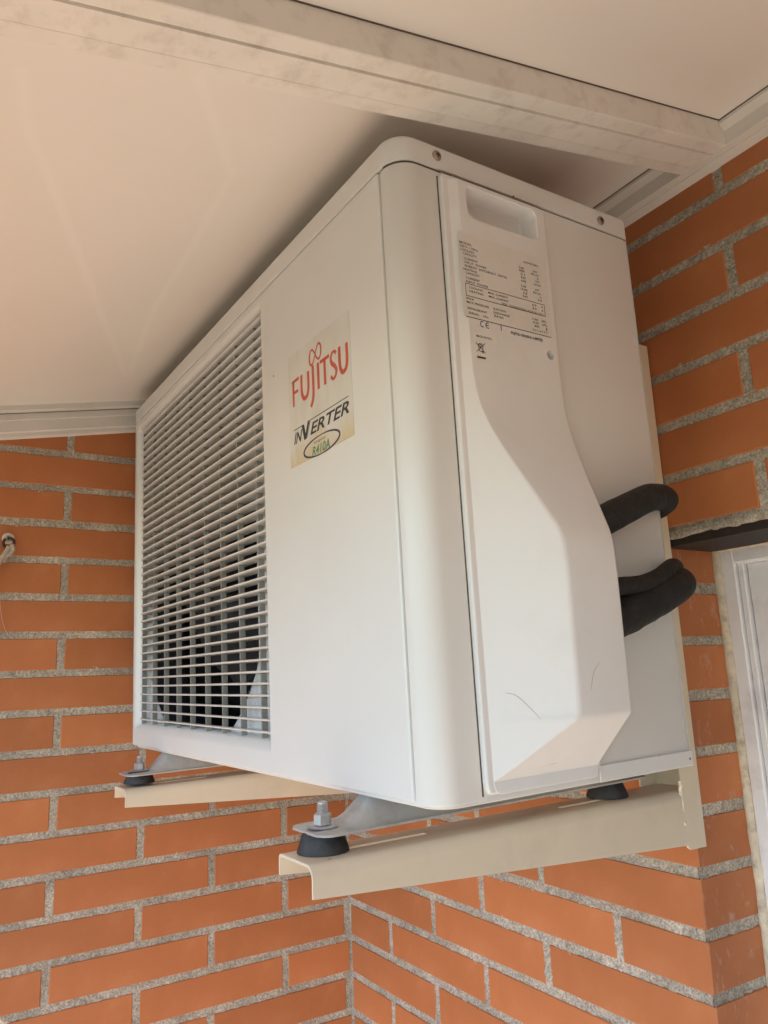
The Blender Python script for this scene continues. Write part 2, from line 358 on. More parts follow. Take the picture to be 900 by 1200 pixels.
for j in range(JLOW, JTOP + 1):
    first = -.003 - JW/2 + .0005 if j % 2 == 0 else -.127
    a, b = -1.30, -.002 if j % 2 else -.012
    e = [a] + joints(first, a + .04, b - .04) + [b]
    for i in range(len(e) - 1):
        s0 = e[i] + (JW / 2 if i else 0); s1 = e[i + 1] - (JW / 2 if i < len(e) - 2 else 0)
        if roofz(s1) > Z0 + CH * j - .02: spans_l.append((j, s0, s1))
lay_wall(left, 'y', spans_l, 0, lambda j, s0, s1: -10 <= j <= 8 and s1 > -.78, lambda *a: M['brick'])

def mortar_sheet(parent, along, bricks, s_lo, s_hi, z_lo, z_hi, holes, step=.0016):
    """sandy joints as a fine displaced sheet, only where it is not hidden inside a brick"""
    ns, nz = int((s_hi - s_lo) / step), int((z_hi - z_lo) / step)
    S = s_lo + step * np.arange(ns + 1); Z = z_lo + step * np.arange(nz + 1)
    keep = np.ones((ns, nz), bool); sc, zc = S[:-1] + step/2, Z[:-1] + step/2
    for (j, s0, s1) in bricks:
        zz = Z0 + CH*j + CH/2; e = .0032
        si = (sc > s0 + e) & (sc < s1 - e); zi = (zc > zz - BH/2 + e) & (zc < zz + BH/2 - e)
        keep[np.ix_(si, zi)] = False
    for (a, b, c, d) in holes: keep[np.ix_((sc > a) & (sc < b), (zc > c) & (zc < d))] = False
    SS, ZZ = np.meshgrid(S, Z, indexing='ij')
    h = -.0014 + (noise2(SS, ZZ, 90, 3) - .5) * .0011 + (noise2(SS, ZZ, 260, 4) - .5) * .0013 + (noise2(SS, ZZ, 520, 5) - .5) * .0011 + (noise2(SS, ZZ, 22, 6) - .5) * .0010
    used = np.zeros((ns + 1, nz + 1), bool)
    for a in (0, 1):
        for b in (0, 1): used[a:ns + a, b:nz + b] |= keep
    idx = -np.ones((ns + 1, nz + 1), int); idx[used] = np.arange(used.sum())
    P = np.stack([SS[used], -h[used], ZZ[used]], 1) if along == 'x' else np.stack([h[used], SS[used], ZZ[used]], 1)
    I, J = np.nonzero(keep)
    q = np.stack([idx[I, J], idx[I+1, J], idx[I+1, J+1], idx[I, J+1]], 1)
    if along == 'y': pass
    me = bpy.data.meshes.new('mortar'); me.vertices.add(len(P)); me.vertices.foreach_set('co', P.astype(np.float32).ravel())
    me.loops.add(q.size); me.loops.foreach_set('vertex_index', q.astype(np.int32).ravel())
    me.polygons.add(len(q)); me.polygons.foreach_set('loop_start', np.arange(0, q.size, 4, dtype=np.int32)); me.polygons.foreach_set('loop_total', np.full(len(q), 4, np.int32))
    me.update(calc_edges=True); me.validate()
    me.polygons.foreach_set('use_smooth', np.ones(len(me.polygons), bool))
    o = mk('mortar', me, M['mortar'], parent); o['kind'] = 'stuff'
    return o
mortar_sheet(back, 'x', spans_b, -.0045, 1.08, -.66, .60, [(XE - .003, 1.2, -1, ZL + .004)])
mortar_sheet(left, 'y', spans_l, -.80, .0065, -.66, .58, [])
# coarse backing beyond the fine sheets, and behind them
mb = MB(); mb.box(-.15, XE - .004, .006, .112, -1.66, .62); mb.box(XE - .004, 1.955, .006, .112, ZL + .006, .62); mb.box(1.955, 3.0, .006, .112, -1.66, .62)
obj('mortar_backing', mb, M['mortar_coarse'], back)
mb = MB(); mb.box(-.112, -.006, -1.3, .0, -1.66, .60)
obj('mortar_backing', mb, M['mortar_coarse'], left)
# reveal joints (jamb side): little rough beds between the header ends
mb = MB()
for j in range(-11, 3):
    zc = Z0 + CH * j; z1 = min(zc + JW/2 + .0012, ZL)
    if z1 - (zc - JW/2) < .003: continue
    n, m_ = 46, 8; V = []; F = []
    for a in range(n + 1):
        for b in range(m_ + 1):
            y = -.0008 + .104 * a / n; z = zc - JW/2 - .0012 + (z1 - zc + JW/2 + .0012) * b / m_
            h = float(noise2(np.array([y + j]), np.array([z]), 300, 8)[0] - .5) * .0022 + float(noise2(np.array([y + j]), np.array([z]), 110, 9)[0] - .5) * .0014
            V.append((XE - .0013 + h, y, z))
    for a in range(n):
        for b in range(m_): F.append((a*(m_+1)+b, (a+1)*(m_+1)+b, (a+1)*(m_+1)+b+1, a*(m_+1)+b+1))
    mb.add(V, F)
o = obj('mortar', mb, M['mortar'], back, 60); o['kind'] = 'stuff'
# steel lintel over the window and its ragged mortar edge
mb = MB(); mb.box(XE - .10, 2.06, .0035, .098, ZL - .0055, ZL + .0035); mb.box(XE - .1, 2.06, .098, .104, ZL - .003, ZL + .05)
obj('lintel', mb, M['lintel'], back)
mb = MB(); n = 130; V = []; F = []
for i in range(n + 1):
    x = XE - .02 + (1.12 - XE + .02) * i / n
    e = .0045 * float(noise2(np.array([x]), np.array([.3]), 42, 12)[0]) + .003 * float(noise2(np.array([x]), np.array([.7]), 160, 13)[0])
    zb = Z0 + .12 - JW/2 + .003; zt = zb + .004
    for (yy, zz) in ((.004, zt), (-.0004, zt), (-.0012, zb - e * .4), (.0006, zb - e), (.004, zb - e)): V.append((x, yy + .0012 * (float(noise2(np.array([x]), np.array([zz*9]), 200, 14)[0]) - .5), zz))
for i in range(n):
    for k in range(4): F.append((i*5+k, (i+1)*5+k, (i+1)*5+k+1, i*5+k+1))
mb.add(V, F); o = obj('mortar', mb, M['mortar'], back, 60); o['kind'] = 'stuff'

# ------------------------------------------------------------------ porch roof
roof = thing('porch_roof', 'sloping white panelled porch roof above the air conditioner, joined by a dusty aluminium bar', 'roof', (0, 0, roofz(0)))
def sloped(mbv, parent, name, m, sm=None):     # mesh with z given relative to the roof plane
    mbv.v = [(x, y, z + ROOF_S * y) for x, y, z in mbv.v]
    return obj(name, mbv, m, parent, sm)
YF = -1.34
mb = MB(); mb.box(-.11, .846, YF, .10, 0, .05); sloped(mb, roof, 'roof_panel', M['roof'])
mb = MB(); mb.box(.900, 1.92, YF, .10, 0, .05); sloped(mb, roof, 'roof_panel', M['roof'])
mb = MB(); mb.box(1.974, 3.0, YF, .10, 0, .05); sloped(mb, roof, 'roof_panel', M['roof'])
def joint_bar(x0):
    # cross-section of the joint cover: lip, stepped cap, lip
    pr = [(0, .0), (0, -.004), (.0295, -.0045), (.0300, -.0295), (.0455, -.0295), (.0462, -.0325), (.0700, -.0325), (.0707, -.0292), (.0868, -.0292), (.0873, -.028), (.0873, -.0012), (.0755, -.0012), (.0755, .0)]
    pr = [(.0005, -.001), (.0295, -.001), (.0300, -.0292), (.0310, -.0300), (.0442, -.0300), (.0444, -.0280), (.0456, -.0280), (.0459, -.0312), (.0697, -.0312), (.0699, -.0280), (.0713, -.0280), (.0716, -.0300), (.0862, -.0300), (.0870, -.0292), (.0870, .02), (.0005, .02)]
    mbv = MB(); mbv.loft([[(x0 + a, y, b) for a, b in pr] for y in (YF + .002, -.9, -.6, -.3, -.0196)]); return mbv
sloped(joint_bar(.831), roof, 'joint_bar', M['alu'], 20)
sloped(joint_bar(1.905), roof, 'joint_bar', M['alu'], 20)
mb = MB(); mb.box(.9183, .9190, YF + .01, -.024, -.0010, .001); sloped(mb, roof, 'seal_line', M['dark'])
# wall trims
pr = [(-.0260, -.004), (-.0260, -.0100), (-.0252, -.0108), (-.0208, -.0158), (-.0198, -.0170), (-.0192, -.0325), (-.0185, -.0333), (-.0120, -.0348), (-.0118, -.0342), (-.0108, -.0344), (-.0106, -.0352), (-.0015, -.0385), (.004, -.0390), (.004, -.0008)]
mb = MB(); mb.loft([[(x, y, z) for y, z in pr] for x in (.0, .831, 1.9, 3.0)])
obj('wall_trim', mb, M['alu_clean'], roof, 20)
mb = MB(); mb.box(.0, 3.0, -.0268, -.0261, -.0064, -.0045); obj('seal_line', mb, M['dark'], roof)
prl = [(.020, .0), (.020, -.0085), (.0145, -.0105), (.0140, -.0125), (.0118, -.0125), (.0113, -.0230), (.0100, -.0240), (.0095, -.0420), (.0060, -.0440), (.0055, -.0500), (.0010, -.0530), (-.004, -.0530), (-.004, .0)]
mb = MB(); mb.loft([[(x, y, z) for x, z in prl] for y in (YF + .002, -.8, -.4, -.0185)]); sloped(mb, roof, 'wall_trim', M['alu_clean'], 20)
mb = MB(); mb.box(.0140, .0144, YF + .01, -.02, -.0133, -.0122); sloped(mb, roof, 'seal_line', M['dark'])
# mortar smear where the trim meets the wall
mb = MB(); n = 160; rings = []
for i in range(n + 1):
    x = .70 + .5 * i / n; r = .0022 + .0020 * float(noise2(np.array([x]), np.array([.2]), 60, 21)[0]) + .0012 * float(noise2(np.array([x]), np.array([.9]), 240, 22)[0])
    rings.append([(x, -.0004 - r * math.cos(t) * .55 - .0004, ROOF_A - .0395 + .0012 - r * math.sin(t)) for t in (0, .5, 1.0, 1.57)] + [(x, .002, ROOF_A - .0405 - r), (x, .002, ROOF_A - .037)])
mb.loft(rings); obj('filler_bead', mb, M['sealant'], roof, 60)

# ------------------------------------------------------------------ window
win = thing('window', 'white aluminium window frame set back in the brick opening at the right edge', 'window', (XE, .1, ZL))
wx0, wx1, wzt, wzb = .0075, 1.19, -.006, -1.08      # relative to the thing
def frame_ring(x0, x1, z0, z1, w, y0, y1, b, m, name, parent):
    mb = MB(); 
    mb.bbox(x0, x0 + w, y0, y1, z0, z1, b); mb.bbox(x1 - w, x1, y0, y1, z0, z1, b)
    mb.bbox(x0 + w + .0001, x1 - w - .0001, y0 + .0003, y1, z1 - w, z1, b); mb.bbox(x0 + w + .0001, x1 - w - .0001, y0 + .0003, y1, z0, z0 + w, b)
    return obj(name, mb, m, parent)
frame_ring(wx0, wx1, wzb, wzt, .0165, -.006, .06, .0012, M['frame'], 'outer_frame', win)
frame_ring(wx0 + .0175, wx1 - .0175, wzb + .0175, wzt - .0105, .0075, -.0015, .05, .0010, M['frame'], 'frame_rebate', win)
frame_ring(wx0 + .0265, wx1 - .0265, wzb + .0265, wzt - .0175, .046, .003, .05, .0015, M['frame'], 'sash', win)
mb = MB(); mb.box(wx0 + .05, wx1 - .05, .028, .033, wzb + .05, wzt - .05); obj('pane', mb, M['glass'], win)
mb = MB(); mb.box(wx0, wx1, .07, .08, wzb, wzt); obj('blind', mb, M['alu_clean'], win)
mb = MB(); mb.bbox(-.03, 1.23, -.13, .04, wzb - .04, wzb - .001, .002); obj('sill', mb, M['cream'], win)
def bead(p0, p1, r, seed, name='sealant'):
    n = 170; p0, p1 = Vector(p0), Vector(p1); pts, rs = [], []
    for i in range(n + 1):
        t = i / n; p = p0.lerp(p1, t); s = float(noise2(np.array([t * (p1-p0).length]), np.array([.1]), 55, seed)[0]); s2 = float(noise2(np.array([t * (p1-p0).length]), np.array([.6]), 190, seed + 1)[0])
        pts.append(p + Vector(((s - .5) * .0015, (s2 - .5) * .001, (s2 - .5) * .001))); rs.append(r * (.75 + .4 * s + .22 * s2))
    mb = MB(); mb.tube(pts, rs, 9); return obj(name, mb, M['sealant'], win, 60)
bead((.0020, -.0045, wzt - .9), (.0020, -.0045, -.003), .0062, 31)
bead((.0, -.004, -.0035), (.5, -.004, -.0035), .0042, 41)

# ------------------------------------------------------------------ air conditioner
UR = Matrix(((0.9998612291, -0.0153955243, 0.0063639771), (0.0155183121, 0.9996851522, -0.0197174702), (-0.0060584126, 0.0198134922, 0.9997853375)))
UO = Vector((0.06464505, -0.41092639, -0.07482747))
ac = thing('air_conditioner', 'white outdoor air conditioner unit with louvred front, hung on brackets below the roof', 'air conditioner')
ac.matrix_world = Matrix.Translation(UO) @ UR.to_4x4()
W, D, H = .79345, .28869, .5412
toL = lambda p: UR.transposed() @ (Vector(p) - UO)
ZC = .5168                     # underside of the lid
# lid
def lid_ring(z, ins): return [(x, y, z) for x, y in rrect(-.001 + ins, W + .0012 - ins, -.001 + ins, D + .001 - ins, [max(r - ins, .002) for r in (.008, .0230, .006, .008)], 10)]
rings = [lid_ring(ZC, .0012), lid_ring(ZC, .0), lid_ring(H - .0065, 0)]
for a in (15, 30, 45, 60, 75, 90):
    q = math.radians(a); rings.append(lid_ring(H - .0065 + .0065 * math.sin(q), .0065 * (1 - math.cos(q))))
mb = MB(); mb.loft(rings); lid = obj('lid', mb, M['paint'], ac, 40)
def screw(y, z):
    mb = MB(); x = W + .0012
    mb.lathe((x, y, z), [(.0046, -.001), (.0046, .0008), (.0040, .0017), (.0025, .0023), (.0, .0025)], 20, 'x', True)
    s = obj('screw', mb, M['screw'], ac, 35)
    mb = MB(); mb.box(x + .0022, x + .0027, y - .0022, y + .0022, z - .0005, z + .0005); mb.box(x + .00221, x + .00272, y - .0005, y + .0005, z - .0022, z + .0022)
    r = obj('cross_slot', mb, M['recess'], s); r.rotation_euler = (0, 0, 0)
screw(.0436, .5285); screw(.2490, .5262)
# front panel with bevelled grille opening
XS = .7662                     # vertical seam
gx0, gx1, gz0, gz1 = .0215, .5165, .0300, .4970
def fr(x0, x1, z0, z1, y, r, n=5): return [(x, y, z) for x, z in rrect(x0, x1, z0, z1, r, n)]
rings = [fr(gx0 + .006, gx1, gz0 + .002, gz1 - .002, .0235, [.004]*4), fr(gx0, gx1, gz0, gz1, .0105, [.004]*4), fr(gx0 - .004, gx1, gz0 - .003, gz1 + .004, .0035, [.006, .001, .001, .006]),
         fr(gx0 - .009, gx1 + .0002, gz0 - .009, gz1 + .009, .0006, [.010, .001, .001, .010]), fr(gx0 - .0105, gx1 + .0006, gz0 - .0105, gz1 + .0105, .0, [.011, .001, .001, .011]),
         fr(gx0 - .0125, gx1 + .0014, gz0 - .0125, gz1 + .0125, .0, [.011, .001, .001, .011]), fr(.0034, XS - .0030, .0010, ZC - .0030, .0, [.003]*4), fr(.0022, XS - .0018, -.0002, ZC - .0022, .0001, [.003]*4), fr(.0006, XS - .0005, -.0016, ZC - .0009, .0008, [.003]*4), fr(.0, XS, -.0024, ZC - .0003, .0026, [.003]*4), fr(.0, XS, -.0024, ZC - .0003, .012, [.003]*4)]
mb = MB(); mb.loft(rings, False, False); obj('front_panel', mb, M['paint'], ac, 40)
# left side + back
mb = MB(); mb.loft([[(.0004, .0121, z), (.0004, D - .008, z), (.0024, D - .002, z), (.008, D - .0002, z), (W - .001, D - .0002, z)] for z in (-.002, ZC - .001)], False, False, False)
obj('back_panel', mb, M['paint'], ac, 35)
# corner + service side panel (gap under the plastic cover)
cr = .0220; cxx, cyy = W - cr, cr + .0004
def side_pts(y_end): return [(XS + .0020, .0060), (XS + .0018, .0022), (XS + .0030, .0006)] + [(a, b) for a, b in arc(cxx, cyy, cr, 278, 360, 14)] + [(W, y_end)]
lo_r = []
for z, ins in ((-.0035, .0022), (-.0030, .0008), (-.0012, .0), (ZC - .0040, .0), (ZC - .0022, .0008), (ZC - .0018, .0022)):
    lo_r.append([(x - ins * (1 if x > cxx else .0), y + ins * (1 if y < cyy else 0), z) for x, y in side_pts(.0475)])
mb = MB(); mb.loft(lo_r, False, False, False)
mb.add([(W, .0475, -.0012), (W, .158, -.0012), (W, .158, .010), (W, .0475, .010)], [(0, 1, 2, 3)])
mb.add([(W, .0475, ZC - .0130), (W, .158, ZC - .0130), (W, .158, ZC - .002), (W, .0475, ZC - .002)], [(0, 1, 2, 3)])
mb.loft([[(W, .158, z), (W, D - .006, z), (W - .0012, D - .0015, z), (W - .005, D, z)] for z in (-.0012, ZC - .002)], False, False, False)
obj('side_panel', mb, M['paint'], ac, 40)
mb = MB(); mb.loft([[(x - .0012, y + .0008, z) for x, y in side_pts(.286)[3:]] for z in (.508, .521)], False, False, False); mb.box(XS - .006, XS + .006, .0052, .0072, -.001, .5205); mb.box(.02, XS, .0052, .0072, .509, .5205)
obj('added_dark_seam_liner', mb, M['dark'], ac)  # dark liner added behind the seams so no light shows through
# base pan
mb = MB(); rr_ = lambda ins, z: [(x, y, z) for x, y in rrect(.003 + ins, W - .0012 - ins, .0045 + ins, D + .001 - ins, [.012, .0185, .006, .008], 8)]
mb.loft([rr_(.004, -.0058), rr_(.0012, -.0055), rr_(0, -.0045), rr_(0, .0060), rr_(.0015, .0075)], True, True); obj('base_pan', mb, M['paint'], ac, 40)
# lower rear edge strip of the pan that shows right of the cover
mb = MB(); mb.bbox(W + .0002, W + .0018, .1665, D - .001, -.0050, .0085, .0006); obj('pan_flange', mb, M['paint'], ac)
# louvres: slanted blades with a rounded front lip
mb = MB(); sec = [(.0022, .0004), (.0016, -.0003), (.0020, -.0013), (.0034, -.0016), (.0176, -.0024), (.0181, -.0017), (.0176, -.0010), (.0035, .0007)]
rings = []
for i in range(25):
    x = gx0 - .003 + (gx1 - gx0 + .0032) * i / 24
    back_off = .0045 * max(0, 1 - (x - gx0 + .003) / .012) ** 2
    rings.append([(x, y + back_off, z) for y, z in sec])
mb.loft(rings); lv = obj('louvre', mb, M['louvre'], ac, 50); lv.location = (0, 0, .0375)
for k in range(1, 38): dupe(lv, ac, (0, 0, .0375 + .01232 * k))
# left stub pillars between the blades
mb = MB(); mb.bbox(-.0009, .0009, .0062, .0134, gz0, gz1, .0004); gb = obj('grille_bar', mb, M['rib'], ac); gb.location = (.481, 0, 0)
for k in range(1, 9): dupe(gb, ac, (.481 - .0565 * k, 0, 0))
# shroud plate with the cropped round opening
fcx, fcz, fr_, crop = .232, .262, .264, .216
ns = 96; inner = []; outer = []
for i in range(ns):
    a = 2 * PI * i / ns; ca, sa = math.cos(a), math.sin(a)
    x = max(-crop, min(crop, fr_ * ca)); z = max(-.245, min(.245, fr_ * sa)); inner.append((fcx + x, fcz + z))
    m_ = min((.285 if ca > 0 else .232) / max(abs(ca), 1e-6), .25 / max(abs(sa), 1e-6)); outer.append((fcx + m_ * ca, fcz + m_ * sa))
mb = MB(); mb.loft([[(x, .0195, z) for x, z in outer], [(x, .0195, z) for x, z in inner], [(fcx + (x - fcx) * .997, .0215, fcz + (z - fcz) * .997) for x, z in inner]], False, False)
obj('fan_shroud', mb, M['shroud'], ac, 35)
mb = MB(); mb.loft([[(fcx + (x - fcx) * k, y, fcz + (z - fcz) * k) for x, z in inner] for k, y in ((.996, .0217), (.985, .027), (.975, .075))], False, False); obj('fan_ring', mb, M['black'], ac, 35)
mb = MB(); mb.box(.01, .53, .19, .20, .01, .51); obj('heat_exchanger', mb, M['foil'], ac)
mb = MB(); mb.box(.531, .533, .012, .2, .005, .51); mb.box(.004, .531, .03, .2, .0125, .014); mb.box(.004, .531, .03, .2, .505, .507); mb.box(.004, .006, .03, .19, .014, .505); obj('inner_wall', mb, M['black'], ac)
fan = None
mb = MB(); mb.lathe((fcx, .045, fcz), [(.0, .0), (.030, .001), (.052, .006), (.056, .014), (.056, .07)], 32, 'y'); hub = obj('fan_hub', mb, M['black'], ac, 40)
for k in range(3):
    mb = MB(); nR, nA = 9, 12; V = []; F = []
    for i in range(nR + 1):
        r = .052 + (.205 - .052) * i / nR; sp = 38 + 26 * (i / nR); sweep = 34 * (i / nR) ** 1.3
        for q in range(nA + 1):
            a = math.radians(k * 120 + 20 + sweep + sp * (q / nA) + (0 if 0 < i < nR else 0)); y = .052 + .052 * (q / nA) + .006 * math.sin(q / nA * PI)
            rr = r if i < nR else r - .012 * (abs(q / nA - .5) * 2) ** 4
            V.append((fcx + rr * math.cos(a), y, fcz + rr * math.sin(a)))
    for i in range(nR):
        for q in range(nA): F.append((i*(nA+1)+q, (i+1)*(nA+1)+q, (i+1)*(nA+1)+q+1, i*(nA+1)+q+1))
    mb.add(V, F); n = len(V); mb.add([(x, y + .003, z) for x, y, z in V], [tuple(reversed(f)) for f in F]); obj('fan_blade', mb, M['black'], ac, 60)
# plastic service cover with the pipe housing
def interp(z, T):
    if z >= T[0][0]: return T[0][1]
    for (a, va), (b, vb) in zip(T, T[1:]):
        if b <= z <= a: return vb + (va - vb) * (z - b) / (a - b)
    return T[-1][1]
XT = [(.345, .8037), (.33, .8039), (.315, .8048), (.30, .8066), (.285, .8099), (.27, .8143), (.255, .8195), (.24, .8248), (.225, .8302), (.21, .8356), (.198, .8399), (.192, .8414), (.186, .8423), (.175, .8428), (.16, .8430), (.05, .8418)]
def cover_sec(z, xo, yf, y0, y1, base_x=.7990, r_of=None):
    rf = min(.0095, .0022 + (xo - .8037) * .22); fx = base_x
    yf = max(yf, y0 + .0066)
    pts = [(.7720, y0), (fx, y0), (fx, y0 + .0062), (xo, yf), (xo, min(.1602, y1 - .0010)), (fx, min(.1618, y1 - .0004)), (fx, y1), (.7720, y1)]
    P = fillet_poly(pts, [0, .0022, .0015, rf, .0042, .001, .0018, 0], 7)
    return [(x, y, z) for x, y in P]
secs = []
def yf_of(xo): return .0575 + (xo - .8037) * 1.16
Y0, Y1 = .0436, .1640
def secz(z, xo=None, yf=None, dy=0, bx=.7990):
    xo = interp(z, XT) if xo is None else xo
    return cover_sec(z, xo, yf_of(xo) if yf is None else yf, Y0 + dy, Y1 - dy, bx)
secs += [secz(.0006, .79905, .0502, .0065, .7950), secz(.0012, .79925, .0502, .0045, .7974), secz(.0028, .7993, .0502, .0022, .7988), secz(.006, .7993, .0502, .0006), secz(.0100, .7993, .0502)]
secs += [secz(.0112, .8005, .0515), secz(.0135, .8030, .0545), secz(.0200, .8100, .0625), secz(.0320, .8215, .0765), secz(.0430, .8320, .0890), secz(.0500, .8390, .0975), secz(.0525, .8410, .0990), secz(.0545, .8417)]
for z in (.062, .08, .10, .12, .14, .16, .168, .175, .181, .186, .192, .198, .204, .21, .225, .24, .255, .265, .275, .285, .293, .30, .3075, .315, .3225, .33, .345, .37, .41, .46, .503): secs.append(secz(z))
secs += [secz(.5043), secz(.5062, .8030), secz(.5072, .8008, .0540), secz(.5076, .7994, .0510), secz(.5088, .7993, .0505, .0008), secz(.5100, .7990, .0502, .0035, .7980), secz(.5106, .7985, .0502, .0065, .7960)]
mb = MB(); mb.loft(secs); cover = obj('service_cover', mb, M['plastic'], ac)
def cutter(mbv): return obj('cutter', mbv, None)
def rr3(x, e): return [(x, y, z) for y, z in rrect(.0672 - e, .1478 + e, .4725 - e, .5010 + e, [.0085 + e, .0050 + e, .0065 + e, .0035 + e], 6)]
mbc = MB(); mbc.loft([rr3(.7835, -.0030), rr3(.7855, -.001), rr3(.800, 0), rr3(.8024, .0004), rr3(.8035, .0014), rr3(.806, .0022)]); c1 = cutter(mbc)
mbc = MB(); mbc.lathe((.79, .1490, .3605), [(.0044, .0), (.0044, .03)], 24, 'x'); c2 = cutter(mbc)
for c in (c1, c2): c.parent = ac
boolean(cover, [c1, c2]); cover.data.materials.clear(); cover.data.materials.append(M['plastic']); smooth(cover.data, 32)
mb = MB(); mb.box(W - .001, W + .0006, .0426, .0438, .0, .5095); obj('cover_shadow_gap', mb, M['dark'], ac)  # thin dark strip painting the shadow gap along the cover edge
# hand grip shadow liner is the pocket itself; small moulding nib at the foot of the cover
mb = MB(); mb.bbox(W + .0002, W + .0014, .1665, .1680, .012, .022, .0003); obj('moulding_nib', mb, M['plastic'], ac)
def strip(pts, w, h, off, m, name, parent):      # thin flat ribbon on the cover or panel: pts in 3D, off = outward normal
    mb = MB(); N_ = Vector(off); rings = []
    for i, p in enumerate(pts):
        p = Vector(p); t = (Vector(pts[min(i+1, len(pts)-1)]) - Vector(pts[max(i-1, 0)])).normalized(); s = t.cross(N_).normalized()
        ww = w * (math.sin(PI * (i + .3) / (len(pts) - .4)) ** .5 if name == 'scratch' else 1)
        rings.append([tuple(p + s * ww / 2), tuple(p - s * ww / 2), tuple(p - s * ww / 2 + N_ * h), tuple(p + s * ww / 2 + N_ * h)])
    mb.loft(rings); return obj(name, mb, m, parent)

# ---- front sticker with its print
stk = None
mb = MB(); mb.loft([[(x, y, z) for x, z in rrect(.5825, .7080, .2960, .4140, [.0015]*4, 3)] for y in (-.00002, -.00035)]); stk = obj('sticker', mb, M['sticker'], ac)
def ribbon2(pts, w, place, mb, t=.0002):
    """flat stroke; pts = (u, v[, width scale]) ; place maps (u, v, lift) to 3D"""
    P = [Vector(p[:2]) for p in pts]; L_, R_ = [], []
    for i, p in enumerate(P):
        d = (P[min(i+1, len(P)-1)] - P[max(i-1, 0)]).normalized(); n = Vector((-d.y, d.x)); ww = w * (pts[i][2] if len(pts[i]) > 2 else 1) / 2
        L_.append(p + n * ww); R_.append(p - n * ww)
    rings = [[place(a.x, a.y, 0), place(b.x, b.y, 0), place(b.x, b.y, t), place(a.x, a.y, t)] for a, b in zip(L_, R_)]
    mb.loft(rings)
front = lambda u, v, l: (u, -.00036 - l, v)
mb = MB()
def ST(pts, w, slope=.0): ribbon2([(a, b) + tuple(c) for a, b, *c in pts], w, front, mb)
bz, tz = .3590, .3855; h = tz - bz; wS = .0044
# F
ST([(.5935, bz - .001, .75), (.5935, tz - .004, 1), (.5930, tz, 1.15)], wS); ST([(.5925, tz - .0014), (.6060, tz - .0010, 1.3)], .0028); ST([(.5935, bz + h*.50), (.6038, bz + h*.50, 1.2)], .0027)
# U
ST(bez([(.6118, tz), (.6118, bz + h*.35), (.6150, bz + .0016, .9), (.6195, bz + .0004, .8), (.6240, bz + .003, .8), (.6262, bz + h*.4, .8), (.6262, tz - .001, .75)]), wS)
# J descends below the line
ST(bez([(.6362, tz + .001), (.6364, bz + h*.3), (.6360, bz - .002), (.6335, bz - .0085, .75), (.6300, bz - .0125, .35)]), wS)
# I
ST([(.6470, bz, 1.0), (.6470, tz, 1.0)], wS); 
# T
ST([(.6600, bz, .95), (.6600, tz - .0015)], wS); ST([(.6510, tz - .0012, 1.25), (.6692, tz - .0012, 1.25)], .0027)
# S
ST(bez([(.6822, tz - .0035, 1.0), (.6795, tz - .0008, .7), (.6750, tz - .0010, .75), (.6722, tz - .0055, .9), (.6738, tz - .0105, 1.05), (.6790, bz + .0115, 1.1), (.6820, bz + .0065, .95), (.6800, bz + .0018, .8), (.6755, bz + .0002, .75), (.6712, bz + .0038, .9)]), wS * .9)
# U
ST(bez([(.6885, tz), (.6885, bz + h*.35), (.6915, bz + .0016, .9), (.6955, bz + .0004, .8), (.6998, bz + .003, .8), (.7018, bz + h*.4, .8), (.7018, tz - .001, .75)]), wS)
# infinity mark above J and I
inf = []
for i in range(57):
    a = 2 * PI * i / 56; s = 1 / (1 + math.sin(a) ** 2 * .9); u = .0120 * math.cos(a) * s; v = .0210 * math.sin(a) * math.cos(a) * s
    inf.append((.6420 + u, .3960 + v + .10 * u, .8 + .4 * abs(math.cos(a))))
ST(inf, .0020)
obj('printed_logo', mb, M['red_ink'], stk)
def text_mesh(body, size, sx=1.0, shear=0.0, bold=0.0, align='LEFT', spacing=1.0):
    cu = bpy.data.curves.new('text', 'FONT'); cu.body = body; cu.size = size; cu.shear = shear; cu.offset = bold; cu.align_x = align; cu.resolution_u = 3; cu.space_character = spacing
    o = bpy.data.objects.new('text', cu); col.objects.link(o); bpy.context.view_layer.update()
    me = bpy.data.meshes.new_from_object(o.evaluated_get(bpy.context.evaluated_depsgraph_get()))
    bpy.data.objects.remove(o); bpy.data.curves.remove(cu)
    V = [(v.co.x * sx, v.co.y) for v in me.vertices]; F = [tuple(p.vertices) for p in me.polygons]; bpy.data.meshes.remove(me)
    return V, F
def put_text(mb, body, size, u, v, place, **k):
    V, F = text_mesh(body, size, **k); mb.add([place(u + a, v + b, .0001) for a, b in V], F)
    return max(a for a, b in V)
def fit_text(mb, body, u0, u1, v, hgt, place, **k):
    V, F = text_mesh(body, 1.0, **k); a0, a1 = min(a for a, b in V), max(a for a, b in V); b1 = max(b for a, b in V); b0 = 0
    mb.add([place(u0 + (a - a0) / (a1 - a0) * (u1 - u0), v + b / b1 * hgt, .0001) for a, b in V], F)
mb = MB()
fit_text(mb, 'IN', .5915, .6100, .3190, .0112, front, shear=.35, bold=.022)
fit_text(mb, 'ERTER', .6265, .7015, .3192, .0112, front, shear=.30, bold=.020)
ribbon2([(.6110, .3335), (.6155, .3180)], .0034, front, mb); ribbon2([(.6155, .3180), (.6235, .3345)], .0020, front, mb)
ribbon2([(.6175, .3180), (.6255, .3345)], .0010, front, mb); ribbon2([(.6195, .3180), (.6275, .3345)], .0006, front, mb); ribbon2([(.6135, .3335), (.6170, .3215)], .0008, front, mb)
ribbon2([(.5915, .3335), (.6105, .3335)], .0007, front, mb); ribbon2([(.6280, .3340), (.7010, .3340)], .0007, front, mb)
obj('printed_lettering', mb, M['ink'], stk)
mb = MB(); ring = []
